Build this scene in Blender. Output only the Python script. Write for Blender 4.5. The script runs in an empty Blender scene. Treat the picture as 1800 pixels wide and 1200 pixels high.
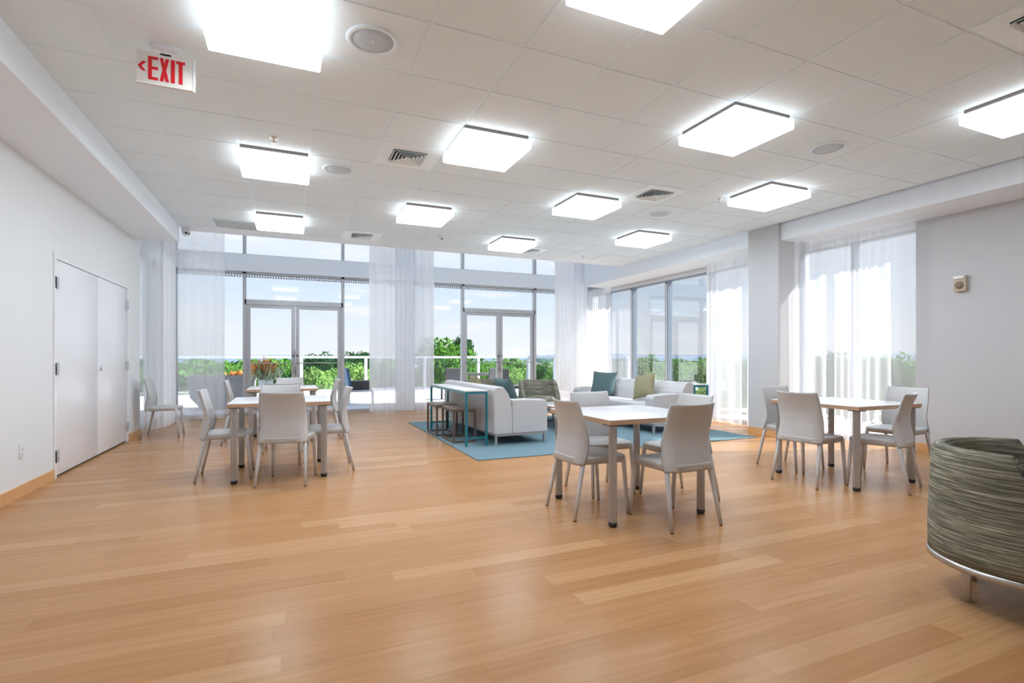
import bpy, bmesh, math, random
from mathutils import Vector, Matrix
random.seed(7)
C = bpy.context.scene
COL = C.collection
pi = math.pi
# ------------------------------------------------------------------ camera, world, sun, exposure
YAW = 0.404; FPX = 908.0; CAMH = 1.2; HC = 3.207        # heading right of the room's depth axis
cam_d = bpy.data.cameras.new('camera'); cam = bpy.data.objects.new('camera', cam_d); COL.objects.link(cam)
cam.location = (0, 0, CAMH); cam.rotation_euler = (pi/2, 0, -YAW)
cam_d.sensor_width = 36; cam_d.lens = 36*FPX/1800; cam_d.shift_y = (628-600)/1800.0
cam_d.clip_start = .05; cam_d.clip_end = 3000
C.camera = cam
C.view_settings.view_transform = 'Standard'; C.view_settings.look = 'None'
C.view_settings.gamma = 1; C.view_settings.use_curve_mapping = False
C.view_settings.exposure = 1.07
LAMP = 11.0      # brightness of the ceiling panels
SKY = 0.50
SUN = 10.0
w = bpy.data.worlds.new('sky'); C.world = w; w.use_nodes = True
nt = w.node_tree; nt.nodes.clear()
def N(t, kind, **kw):
    n = t.nodes.new(kind)
    for k, v in kw.items():
        if k in n.inputs.keys() if isinstance(k, str) else False: n.inputs[k].default_value = v
        else: setattr(n, k, v)
    return n
tc = N(nt, 'ShaderNodeTexCoord'); sx = N(nt, 'ShaderNodeSeparateXYZ'); nt.links.new(tc.outputs['Generated'], sx.inputs[0])
rmp = N(nt, 'ShaderNodeValToRGB'); nt.links.new(sx.outputs['Z'], rmp.inputs[0])
cr = rmp.color_ramp
cr.elements[0].position = 0.0; cr.elements[0].color = (.90, .95, 1.0, 1)
cr.elements[1].position = 1.0; cr.elements[1].color = (.52, .70, 1.0, 1)
for p, c in ((.05, (.86, .93, 1.0, 1)), (.13, (.70, .84, 1.0, 1)), (.20, (.84, .91, 1.0, 1)), (.30, (.93, .97, 1.0, 1)), (.6, (.8, .9, 1.0, 1))):
    e = cr.elements.new(p); e.color = c
mp = N(nt, 'ShaderNodeMapping'); mp.inputs['Scale'].default_value = (2.2, 2.2, 16); nt.links.new(tc.outputs['Generated'], mp.inputs[0])
nz = N(nt, 'ShaderNodeTexNoise'); nz.inputs['Scale'].default_value = 2.4; nz.inputs['Detail'].default_value = 5; nt.links.new(mp.outputs[0], nz.inputs['Vector'])
r2 = N(nt, 'ShaderNodeValToRGB'); nt.links.new(nz.outputs[0], r2.inputs[0]); r2.color_ramp.elements[0].position = .52; r2.color_ramp.elements[1].position = .72
mx = N(nt, 'ShaderNodeMix', data_type='RGBA'); nt.links.new(r2.outputs[0], mx.inputs['Factor']); nt.links.new(rmp.outputs[0], mx.inputs[6]); mx.inputs[7].default_value = (1, 1, 1, 1)
bg = N(nt, 'ShaderNodeBackground'); bg.inputs[1].default_value = SKY; nt.links.new(mx.outputs[2], bg.inputs[0])
wo = N(nt, 'ShaderNodeOutputWorld'); nt.links.new(bg.outputs[0], wo.inputs[0])
sun_d = bpy.data.lights.new('sun', 'SUN'); sun_d.energy = SUN; sun_d.angle = .009; sun_d.color = (1, .97, .92)
sun = bpy.data.objects.new('sun', sun_d); COL.objects.link(sun)
sun.rotation_euler = Vector((-1, .35, -1.02)).to_track_quat('-Z', 'Y').to_euler(); sun.location = (20, -7, 20)
cy = C.cycles
cy.max_bounces = 16; cy.diffuse_bounces = 12; cy.glossy_bounces = 4; cy.transmission_bounces = 8; cy.transparent_max_bounces = 24
cy.use_denoising = True; cy.sample_clamp_indirect = 6; cy.caustics_reflective = False; cy.caustics_refractive = False
cy.use_adaptive_sampling = True; cy.adaptive_threshold = .015

# ------------------------------------------------------------------ pixel helpers used to lay out the far landscape
SY, CY_ = math.sin(YAW), math.cos(YAW)
def at(px, v, py=None):
    "world point seen at column px (and row py) at camera depth v"
    u = (px-900)/FPX*v
    return Vector((CY_*u+SY*v, -SY*u+CY_*v, CAMH-((py or 628)-628)/FPX*v))

# ------------------------------------------------------------------ materials
def srgb(r, g, b):
    f = lambda c: (c/255/12.92) if c/255 <= .04045 else ((c/255+.055)/1.055)**2.4
    return (f(r), f(g), f(b), 1)
def mat(name, col, rough=.5, metal=0, spec=.5, noise=None, bump=None):
    m = bpy.data.materials.new(name); m.use_nodes = True; t = m.node_tree; b = t.nodes['Principled BSDF']
    b.inputs['Base Color'].default_value = col; b.inputs['Roughness'].default_value = rough
    b.inputs['Metallic'].default_value = metal; b.inputs['Specular IOR Level'].default_value = spec
    co = N(t, 'ShaderNodeTexCoord')
    if noise:
        sc, amt = noise
        n = N(t, 'ShaderNodeTexNoise'); n.inputs['Scale'].default_value = sc; n.inputs['Detail'].default_value = 4
        t.links.new(co.outputs['Object'], n.inputs['Vector'])
        x = N(t, 'ShaderNodeMix', data_type='RGBA'); t.links.new(n.outputs[0], x.inputs['Factor'])
        x.inputs[6].default_value = tuple(c*(1-amt) for c in col[:3])+(1,); x.inputs[7].default_value = tuple(min(1, c*(1+amt)) for c in col[:3])+(1,)
        t.links.new(x.outputs[2], b.inputs['Base Color'])
    if bump:
        sc, st = bump
        n = N(t, 'ShaderNodeTexNoise'); n.inputs['Scale'].default_value = sc; n.inputs['Detail'].default_value = 3
        t.links.new(co.outputs['Object'], n.inputs['Vector'])
        bp = N(t, 'ShaderNodeBump'); bp.inputs['Strength'].default_value = st; bp.inputs['Distance'].default_value = .004
        t.links.new(n.outputs[0], bp.inputs['Height']); t.links.new(bp.outputs[0], b.inputs['Normal'])
    return m
def mth(t, op, a, b=None):
    n = N(t, 'ShaderNodeMath', operation=op)
    for i, v in enumerate((a, b)):
        if v is None: continue
        if isinstance(v, (int, float)): n.inputs[i].default_value = v
        else: t.links.new(v, n.inputs[i])
    return n.outputs[0]
def wood_floor():
    m = bpy.data.materials.new('maple_planks'); m.use_nodes = True; t = m.node_tree; b = t.nodes['Principled BSDF']
    co = N(t, 'ShaderNodeTexCoord'); s = N(t, 'ShaderNodeSeparateXYZ'); t.links.new(co.outputs['Object'], s.inputs[0])
    W, L = .127, 1.35
    row = mth(t, 'FLOOR', mth(t, 'DIVIDE', s.outputs['Y'], W))
    wn = N(t, 'ShaderNodeTexWhiteNoise', noise_dimensions='1D'); t.links.new(row, wn.inputs['W'])
    off = mth(t, 'MULTIPLY', wn.outputs['Value'], 7.3)
    xs = mth(t, 'ADD', mth(t, 'DIVIDE', s.outputs['X'], L), off)
    colm = mth(t, 'FLOOR', xs)
    cb = N(t, 'ShaderNodeCombineXYZ'); t.links.new(row, cb.inputs[0]); t.links.new(colm, cb.inputs[1])
    wn2 = N(t, 'ShaderNodeTexWhiteNoise', noise_dimensions='2D'); t.links.new(cb.outputs[0], wn2.inputs['Vector'])
    ramp = N(t, 'ShaderNodeValToRGB'); t.links.new(wn2.outputs['Value'], ramp.inputs[0]); r = ramp.color_ramp
    r.elements[0].position = 0; r.elements[0].color = FL[0]
    r.elements[1].position = 1; r.elements[1].color = FL[3]
    e = r.elements.new(.3); e.color = FL[1]
    e = r.elements.new(.82); e.color = FL[2]
    # grain that runs along each plank
    gx = N(t, 'ShaderNodeCombineXYZ')
    t.links.new(mth(t, 'ADD', mth(t, 'MULTIPLY', s.outputs['X'], 1.1), mth(t, 'MULTIPLY', wn2.outputs['Value'], 40)), gx.inputs[0])
    t.links.new(mth(t, 'MULTIPLY', s.outputs['Y'], 26), gx.inputs[1])
    n1 = N(t, 'ShaderNodeTexNoise'); n1.inputs['Scale'].default_value = 1.5; n1.inputs['Detail'].default_value = 6; n1.inputs['Distortion'].default_value = .6
    t.links.new(gx.outputs[0], n1.inputs['Vector'])
    rg = N(t, 'ShaderNodeValToRGB'); t.links.new(n1.outputs[0], rg.inputs[0])
    rg.color_ramp.elements[0].position = .3; rg.color_ramp.elements[0].color = (.86, .83, .79, 1)
    rg.color_ramp.elements[1].position = .62; rg.color_ramp.elements[1].color = (1.05, 1.04, 1.03, 1)
    mu = N(t, 'ShaderNodeMix', data_type='RGBA', blend_type='MULTIPLY'); mu.inputs['Factor'].default_value = .75
    t.links.new(ramp.outputs[0], mu.inputs[6]); t.links.new(rg.outputs[0], mu.inputs[7])
    # plank seams
    fy = mth(t, 'FRACT', mth(t, 'DIVIDE', s.outputs['Y'], W)); fx = mth(t, 'FRACT', xs)
    sy = mth(t, 'LESS_THAN', fy, .012); sxx = mth(t, 'LESS_THAN', fx, .0018)
    seam = mth(t, 'MULTIPLY', mth(t, 'MAXIMUM', sy, sxx), .3)
    mk = N(t, 'ShaderNodeMix', data_type='RGBA'); t.links.new(seam, mk.inputs['Factor']); t.links.new(mu.outputs[2], mk.inputs[6]); mk.inputs[7].default_value = srgb(120, 80, 45)
    t.links.new(mk.outputs[2], b.inputs['Base Color'])
    b.inputs['Specular IOR Level'].default_value = .11
    b.inputs['Roughness'].default_value = .26
    return m
FL = (srgb(170, 125, 83), srgb(175, 131, 89), srgb(178, 134, 92), srgb(188, 147, 106))
def sheer(name, trans, col=(.94, .95, .98, 1)):
    m = bpy.data.materials.new(name); m.use_nodes = True; t = m.node_tree; t.nodes.clear()
    o = N(t, 'ShaderNodeOutputMaterial'); d = N(t, 'ShaderNodeBsdfDiffuse'); tl = N(t, 'ShaderNodeBsdfTranslucent'); tr = N(t, 'ShaderNodeBsdfTransparent')
    d.inputs[0].default_value = col; tl.inputs[0].default_value = col
    a = N(t, 'ShaderNodeMixShader'); a.inputs[0].default_value = .5; t.links.new(d.outputs[0], a.inputs[1]); t.links.new(tl.outputs[0], a.inputs[2])
    co = N(t, 'ShaderNodeTexCoord'); mpp = N(t, 'ShaderNodeMapping'); mpp.inputs['Scale'].default_value = (5, 5, .15); t.links.new(co.outputs['Object'], mpp.inputs[0])
    n = N(t, 'ShaderNodeTexNoise'); n.inputs['Scale'].default_value = 1; t.links.new(mpp.outputs[0], n.inputs['Vector'])
    f = mth(t, 'SUBTRACT', 1-trans+.08, mth(t, 'MULTIPLY', n.outputs[0], .16))
    x = N(t, 'ShaderNodeMixShader'); t.links.new(f, x.inputs[0]); t.links.new(tr.outputs[0], x.inputs[1]); t.links.new(a.outputs[0], x.inputs[2])
    t.links.new(x.outputs[0], o.inputs[0])
    return m
def glass(name, tint=(.95, .985, 1, 1), refl=.07):
    m = bpy.data.materials.new(name); m.use_nodes = True; t = m.node_tree; t.nodes.clear()
    o = N(t, 'ShaderNodeOutputMaterial'); g = N(t, 'ShaderNodeBsdfGlossy'); tr = N(t, 'ShaderNodeBsdfTransparent')
    g.inputs['Roughness'].default_value = .0; tr.inputs[0].default_value = tint
    fr = N(t, 'ShaderNodeFresnel'); fr.inputs[0].default_value = 1.45
    x = N(t, 'ShaderNodeMixShader'); t.links.new(mth(t, 'MINIMUM', mth(t, 'MULTIPLY', fr.outputs[0], refl/.034), .6), x.inputs[0]); t.links.new(tr.outputs[0], x.inputs[1]); t.links.new(g.outputs[0], x.inputs[2])
    t.links.new(x.outputs[0], o.inputs[0])
    return m
def emit(name, col, s):
    m = bpy.data.materials.new(name); m.use_nodes = True; t = m.node_tree; t.nodes.clear()
    o = N(t, 'ShaderNodeOutputMaterial'); e = N(t, 'ShaderNodeEmission'); e.inputs[0].default_value = col; e.inputs[1].default_value = s
    t.links.new(e.outputs[0], o.inputs[0]); return m
def striped(name):
    m = bpy.data.materials.new(name); m.use_nodes = True; t = m.node_tree; b = t.nodes['Principled BSDF']
    co = N(t, 'ShaderNodeTexCoord'); mpp = N(t, 'ShaderNodeMapping'); mpp.inputs['Scale'].default_value = (4.5, 4.5, 230); t.links.new(co.outputs['Object'], mpp.inputs[0])
    n = N(t, 'ShaderNodeTexNoise'); n.inputs['Scale'].default_value = 1; n.inputs['Detail'].default_value = 5; n.inputs['Roughness'].default_value = .7; t.links.new(mpp.outputs[0], n.inputs['Vector'])
    r = N(t, 'ShaderNodeValToRGB'); t.links.new(n.outputs[0], r.inputs[0]); e = r.color_ramp
    e.elements[0].position = .33; e.elements[0].color = srgb(60, 62, 55); e.elements[1].position = .68; e.elements[1].color = srgb(206, 204, 188)
    q = e.elements.new(.46); q.color = srgb(98, 98, 86); q = e.elements.new(.56); q.color = srgb(142, 140, 124)
    t.links.new(r.outputs[0], b.inputs['Base Color']); b.inputs['Roughness'].default_value = .85; b.inputs['Specular IOR Level'].default_value = .2
    bp = N(t, 'ShaderNodeBump'); bp.inputs['Strength'].default_value = .35; bp.inputs['Distance'].default_value = .003
    t.links.new(n.outputs[0], bp.inputs['Height']); t.links.new(bp.outputs[0], b.inputs['Normal'])
    return m
def leaf(name, c1, c2):
    m = bpy.data.materials.new(name); m.use_nodes = True; t = m.node_tree; t.nodes.clear()
    o = N(t, 'ShaderNodeOutputMaterial'); d = N(t, 'ShaderNodeBsdfDiffuse'); tl = N(t, 'ShaderNodeBsdfTranslucent')
    gi = N(t, 'ShaderNodeNewGeometry'); co = N(t, 'ShaderNodeTexCoord')
    n = N(t, 'ShaderNodeTexNoise'); n.inputs['Scale'].default_value = 1.3; n.inputs['Detail'].default_value = 3; t.links.new(co.outputs['Object'], n.inputs['Vector'])
    f = mth(t, 'ADD', mth(t, 'MULTIPLY', n.outputs[0], .7), mth(t, 'MULTIPLY', gi.outputs['Random Per Island'], .35))
    x = N(t, 'ShaderNodeMix', data_type='RGBA'); t.links.new(f, x.inputs['Factor']); x.inputs[6].default_value = c1; x.inputs[7].default_value = c2
    for s in (d, tl): t.links.new(x.outputs[2], s.inputs[0])
    a = N(t, 'ShaderNodeMixShader'); a.inputs[0].default_value = .35; t.links.new(d.outputs[0], a.inputs[1]); t.links.new(tl.outputs[0], a.inputs[2])
    t.links.new(a.outputs[0], o.inputs[0]); return m
M = dict(
    wall=mat('white_wall_paint', (.765, .79, .81, 1), .55, bump=(180, .03)),
    grey=mat('light_grey_wall_paint', (.53, .54, .56, 1), .55, bump=(180, .03)),
    tile=mat('ceiling_tile', (.815, .92, .99, 1), .9, spec=.2, noise=(90, .03), bump=(160, .25)),
    grid=mat('white_grid_metal', (.80, .92, 1.0, 1), .5),
    drywall=mat('ceiling_drywall', (.85, .925, 1.0, 1), .7),
    floor=wood_floor(),
    base=mat('maple_baseboard', srgb(214, 164, 112), .35, noise=(9, .12)),
    alu=mat('window_aluminium', (.50, .52, .55, 1), .38, .55),
    alu_dk=mat('blue_grey_aluminium', (.26, .31, .38, 1), .4, .4), alu_lt=mat('light_aluminium', (.74, .76, .80, 1), .4, .1),
    glass=glass('window_glass', (.985, .99, 1, 1), .018), glass_rail=glass('railing_glass', (.95, .98, .98, 1), .018),
    sheer=sheer('dense_sheer_voile', .12), sheer_md=sheer('medium_sheer_voile', .24), sheer_lt=sheer('light_sheer_voile', .46),
    door=mat('white_door_paint', (.80, .81, .84, 1), .28),
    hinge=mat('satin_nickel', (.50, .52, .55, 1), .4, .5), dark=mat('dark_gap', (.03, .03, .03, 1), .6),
    plast=mat('white_plastic', (.80, .84, .88, 1), .4), chair=mat('warm_white_chair_plastic', (.49, .49, .49, 1), .42, noise=(6, .015)),
    leg=mat('pale_grey_leg_metal', (.60, .62, .66, 1), .4, .1), tip=mat('brown_felt_tip', srgb(140, 100, 60), .7),
    lam=mat('white_laminate', (.64, .64, .65, 1), .22, noise=(3, .01)), edge=mat('beige_table_edge', srgb(186, 152, 126), .5, noise=(20, .08)),
    flute=mat('ribbed_aluminium', (.50, .50, .51, 1), .32, .6), rubber=mat('black_rubber', (.02, .02, .02, 1), .5),
    housing=mat('bronze_light_housing', (.16, .14, .13, 1), .5), lens=emit('glowing_acrylic_rim', (.94, .97, 1, 1), 1.7), face=emit('glowing_acrylic_face', (.84, .92, 1, 1), LAMP),
    spk=mat('perforated_speaker_grille', (.58, .66, .74, 1), .7, bump=(900, .4)), chrome=mat('chrome', (.75, .75, .75, 1), .15, 1),
    vent=mat('white_vent_enamel', (.85, .95, 1.0, 1), .4), ventd=mat('dark_duct', (.06, .06, .06, 1), .8),
    red=mat('exit_red', srgb(225, 20, 40), .4), signw=mat('exit_sign_white', (.82, .81, .77, 1), .25),
    beige=mat('beige_alarm_plastic', srgb(190, 176, 158), .5), beiged=mat('alarm_grille', srgb(138, 124, 106), .7), clear=mat('strobe_lens', (.8, .8, .8, 1), .1),
    rail=mat('railing_paint', (.36, .39, .45, 1), .4),
    rug=mat('blue_grey_rug', srgb(112, 136, 146), .95, spec=.1, noise=(60, .16), bump=(420, .5)),
    teal=mat('teal_painted_steel', srgb(22, 112, 126), .4, .1), brown=mat('brown_painted_steel', srgb(98, 84, 76), .45, .1),
    wood=mat('walnut_veneer_top', srgb(120, 106, 97), .3, noise=(12, .1)),
    sofa=mat('white_sofa_fabric', (.52, .52, .53, 1), .85, spec=.2, noise=(30, .03), bump=(500, .2)),
    stripe=striped('striped_upholstery'), steel=mat('brushed_steel', (.55, .55, .56, 1), .3, .9),
    cush_t=mat('slate_teal_cushion', srgb(80, 102, 104), .8, spec=.2, noise=(40, .1)), cush_o=mat('olive_gold_cushion', srgb(140, 134, 106), .8, spec=.2, noise=(40, .1)),
    paver=mat('terrace_paver', (.72, .75, .80, 1), .8, noise=(3, .06)), conc=mat('planter_concrete', (.33, .33, .335, 1), .85, noise=(7, .12)),
    wick=mat('dark_wicker', srgb(58, 60, 62), .7, noise=(60, .3)), navy=mat('blue_sling_fabric', srgb(60, 100, 140), .7),
    bark=mat('tree_bark', srgb(90, 76, 62), .9, noise=(8, .2)), soil=mat('bounce_ground', srgb(160, 162, 160), .95, noise=(.1, .2)),
    hill=mat('haze_tinted_hills', srgb(92, 106, 122), 1, spec=0, noise=(.02, .12)),  # distance haze is put into the blue-grey base colour
    leafa=leaf('oak_leaves', srgb(30, 74, 34), srgb(106, 152, 64)), leafb=leaf('dark_leaves', srgb(20, 52, 36), srgb(56, 96, 54)),
    leafc=leaf('pale_leaves', srgb(74, 118, 62), srgb(146, 176, 100)), leafd=leaf('orange_bloom', srgb(196, 118, 52), srgb(228, 178, 116)), leafe=leaf('variegated_leaves', srgb(120, 150, 110), srgb(224, 230, 196)),
)
# ------------------------------------------------------------------ mesh helpers
class MB:
    def __init__(s): s.v = []; s.f = []; s.sm = []
    def add(s, vs, fs, smooth=False):
        o = len(s.v); s.v += [tuple(p) for p in vs]; s.f += [tuple(i+o for i in f) for f in fs]; s.sm += [smooth]*len(fs); return s
    def box(s, x0, x1, y0, y1, z0, z1, bev=0, seg=2):
        if bev > 0:
            bm = bmesh.new(); bmesh.ops.create_cube(bm, size=1)
            for v in bm.verts: v.co = Vector(((x0+x1)/2+v.co.x*(x1-x0), (y0+y1)/2+v.co.y*(y1-y0), (z0+z1)/2+v.co.z*(z1-z0)))
            bmesh.ops.bevel(bm, geom=bm.edges[:], offset=bev, segments=seg, affect='EDGES', profile=.5)
            s.frombm(bm, True); return s
        v = [(x, y, z) for z in (z0, z1) for x, y in ((x0, y0), (x1, y0), (x1, y1), (x0, y1))]
        return s.add(v, [(3, 2, 1, 0), (4, 5, 6, 7), (0, 1, 5, 4), (1, 2, 6, 5), (2, 3, 7, 6), (3, 0, 4, 7)])
    def frombm(s, bm, smooth=False):
        bm.verts.index_update(); s.add([v.co[:] for v in bm.verts], [[v.index for v in f.verts] for f in bm.faces], smooth); bm.free(); return s
    def tube(s, pts, rads, n=12, cap=True):
        pts = [Vector(p) for p in pts]; vs = []; fs = []
        for i, p in enumerate(pts):
            d = (pts[min(i+1, len(pts)-1)]-pts[max(i-1, 0)]).normalized()
            a = d.orthogonal().normalized() if abs(d.z) < .9 else Vector((1, 0, 0))
            a = (a-d*a.dot(d)).normalized(); b = d.cross(a); r = rads[i] if isinstance(rads, (list, tuple)) else rads
            vs += [p+a*math.cos(2*pi*k/n)*r+b*math.sin(2*pi*k/n)*r for k in range(n)]
        for i in range(len(pts)-1):
            for k in range(n):
                fs.append((i*n+k, i*n+(k+1) % n, (i+1)*n+(k+1) % n, (i+1)*n+k))
        if cap: fs.append(tuple(range(n))[::-1]); fs.append(tuple((len(pts)-1)*n+k for k in range(n)))
        return s.add(vs, fs, True)
    def lathe(s, prof, n=24, c=(0, 0, 0), flute=0):
        vs = []; fs = []
        for r, z in prof:
            for k in range(n):
                rr = r-(flute if (flute and k % 2) else 0)
                vs.append((c[0]+rr*math.cos(2*pi*k/n), c[1]+rr*math.sin(2*pi*k/n), c[2]+z))
        for i in range(len(prof)-1):
            for k in range(n): fs.append((i*n+k, i*n+(k+1) % n, (i+1)*n+(k+1) % n, (i+1)*n+k))
        fs.append(tuple(range(n))[::-1]); fs.append(tuple((len(prof)-1)*n+k for k in range(n)))
        return s.add(vs, fs, not flute)
    def grid(s, rows, smooth=True, close=False):
        n = len(rows[0]); vs = [p for r in rows for p in r]; fs = []
        for i in range(len(rows)-1):
            for k in range(n if close else n-1): fs.append((i*n+k, i*n+(k+1) % n, (i+1)*n+(k+1) % n, (i+1)*n+k))
        return s.add(vs, fs, smooth)
    def prism(s, poly, axis, a0, a1):
        "poly in the two other axes extruded along axis"
        def P(q, a): return {'x': (a, q[0], q[1]), 'y': (q[0], a, q[1]), 'z': (q[0], q[1], a)}[axis]
        n = len(poly); vs = [P(q, a0) for q in poly]+[P(q, a1) for q in poly]
        fs = [tuple(range(n)), tuple(range(2*n-1, n-1, -1))]+[(k, k+n, (k+1) % n+n, (k+1) % n) for k in range(n)]
        return s.add(vs, fs)
def obj(name, mb, m, parent=None, loc=None, rot=None, fix=True, subsurf=0, bevel=0):
    me = bpy.data.meshes.new(name); me.from_pydata(mb.v, [], mb.f)
    me.polygons.foreach_set('use_smooth', mb.sm)
    if fix:
        bm = bmesh.new(); bm.from_mesh(me); bmesh.ops.recalc_face_normals(bm, faces=bm.faces); bm.to_mesh(me); bm.free()
    me.materials.append(M[m] if isinstance(m, str) else m); me.update()
    o = bpy.data.objects.new(name, me); COL.objects.link(o)
    if parent: o.parent = parent
    if loc: o.location = loc
    if rot: o.rotation_euler = (0, 0, rot)
    if bevel:
        b = o.modifiers.new('bevel', 'BEVEL'); b.width = bevel; b.segments = 3; b.limit_method = 'ANGLE'; b.angle_limit = .6
    if subsurf:
        b = o.modifiers.new('sub', 'SUBSURF'); b.levels = b.render_levels = subsurf
    return o
def tag(o, label, cat, group=None, kind=None):
    o['label'] = label; o['category'] = cat
    if group: o['group'] = group
    if kind: o['kind'] = kind
    return o
def thing(name, label, cat, loc=(0, 0, 0), rz=0, group=None):
    o = bpy.data.objects.new(name, None); COL.objects.link(o); o.location = loc; o.rotation_euler = (0, 0, rz); o.empty_display_size = .1
    return tag(o, label, cat, group)
def struct(name, mb=None, m=None, label=None, **kw):
    if mb is None:
        o = bpy.data.objects.new(name, None); COL.objects.link(o)
    else: o = obj(name, mb, m, **kw)
    o['kind'] = 'structure'
    if label: o['label'] = label
    return o
def dup(root, label, loc, rz=0, group=None):
    def cp(o, par):
        c = o.copy(); COL.objects.link(c)
        if par: c.parent = par
        for ch in kids.get(o.name, []): cp(ch, c)
        return c
    kids = {}
    for o in list(COL.objects):
        if o.parent: kids.setdefault(o.parent.name, []).append(o)
    r = cp(root, None); r.location = loc; r.rotation_euler = (0, 0, rz); r['label'] = label
    if group: r['group'] = group
    return r
def B(*a, **k): return MB().box(*a, **k)

# ------------------------------------------------------------------ room shell
XL, XR, YB, XG = -2.15, 7.45, 11.9, 7.5
Y0 = -1.6
struct('floor', B(-2.4, 7.6, Y0, 12.25, -.12, 0), 'floor', 'honey maple plank floor')
T = .6096; GX = -1.739*T; GY = 5.981*T
def cell(c, r): return GX+c*T, GY+r*T
tiles = MB(); grid = MB()
for c in range(-1, 13):
    for r in range(-10, 9):
        x, y = cell(c, r); x1 = min(x+T, 6.73); x0 = max(x, -1.58)
        if x1-x0 < .05: continue
        tiles.box(x0+.014, x1-.014, y+.0115, y+T-.0115, HC, HC+.02)
grid.box(-1.58, 6.73, GY-10*T, GY+9*T, HC+.0055, HC+.03)
struct('ceiling', tiles, 'tile', 'white lay-in tile ceiling')
go = obj('grid', grid, 'grid', bpy.data.objects['ceiling'])
struct('trim_1', B(-1.58, 6.73, GY+9*T, 9.57, HC, HC+.2), 'drywall', 'plain white ceiling border above the window pocket', bevel=.02)
struct('trim_2', B(-1.6, 6.8, 9.45, 9.57, HC+.2, 5.3).box(-2.6, 7.9, 9.45, 12.3, 5.2, 5.3), 'drywall', 'tall pocket above the window curtains')
# left side
struct('wall_left', B(-2.45, XL, Y0, 6.43, 0, 5.2).box(-2.45, XL, 8.96, 9.61, 0, 5.2).box(-2.45, XL, 6.43, 8.96, 2.2, 5.2).box(-2.45, -2.28, 6.43, 8.96, 0, 2.2), 'wall', 'white left wall')
struct('trim_3', B(XL, -1.58, Y0, 9.30, 2.957, 5.2), 'drywall', 'white bulkhead along the left wall', bevel=.004)
struct('baseboard_left', B(XL, XL+.016, Y0, 6.43, 0, .1).box(XL, XL+.016, 8.97, 9.61, 0, .1), 'base', 'maple baseboard of left wall')
struct('wall_front', B(-2.45, 7.75, Y0-.15, Y0, 0, 5.2), 'wall', 'white wall at the near end of the room')
# right side
struct('wall_right', B(XR, 7.75, Y0, 4.10, 0, 5.2).box(XR, 7.75, 4.1, 5.82, 2.96, 5.2).box(XR+.0, 7.75, 6.12, 12.3, 2.96, 5.2), 'grey', 'light grey right wall')
struct('trim_4', B(6.73, 7.16, 5.56, 6.12, 0, HC+.1).box(7.16, 7.75, 5.82, 6.12, 0, HC+.1), 'grey', 'grey column between the right windows', bevel=.004)
struct('trim_5', B(6.785, 7.75, Y0, 5.565, 2.962, HC+.1), 'drywall', 'bulkhead over the near right window', bevel=.004)
struct('trim_6', B(6.73, 7.75, 6.115, 11.14, 2.962, 5.2), 'drywall', 'bulkhead over the far right windows', bevel=.004)
struct('baseboard_right', B(XR-.016, XR, Y0, 4.1, 0, .1).box(6.714, 6.73, 5.545, 6.12, 0, .1).box(6.714, 7.16, 5.544, 5.56, 0, .1), 'base', 'maple baseboard of right wall and column')
# back wall between, beside and across the windows
LW = (-2.10, -.885, 1.05, 2.25); RW = (2.615, 3.82, 5.75, 6.955)
wb = B(-2.6, LW[0], YB, YB+.25, 0, 5.25).box(LW[3], RW[0], YB, YB+.25, 0, 5.25).box(RW[3], 7.3, YB, YB+.3, 0, 5.25).box(7.3, 7.8, 12.2, 12.35, 0, 5.25)
for W_ in (LW, RW): wb.box(W_[0], W_[3], YB-.02, YB+.25, 2.965, 3.32)
struct('wall_back', wb, 'drywall', 'white back wall around the tall windows')

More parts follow.
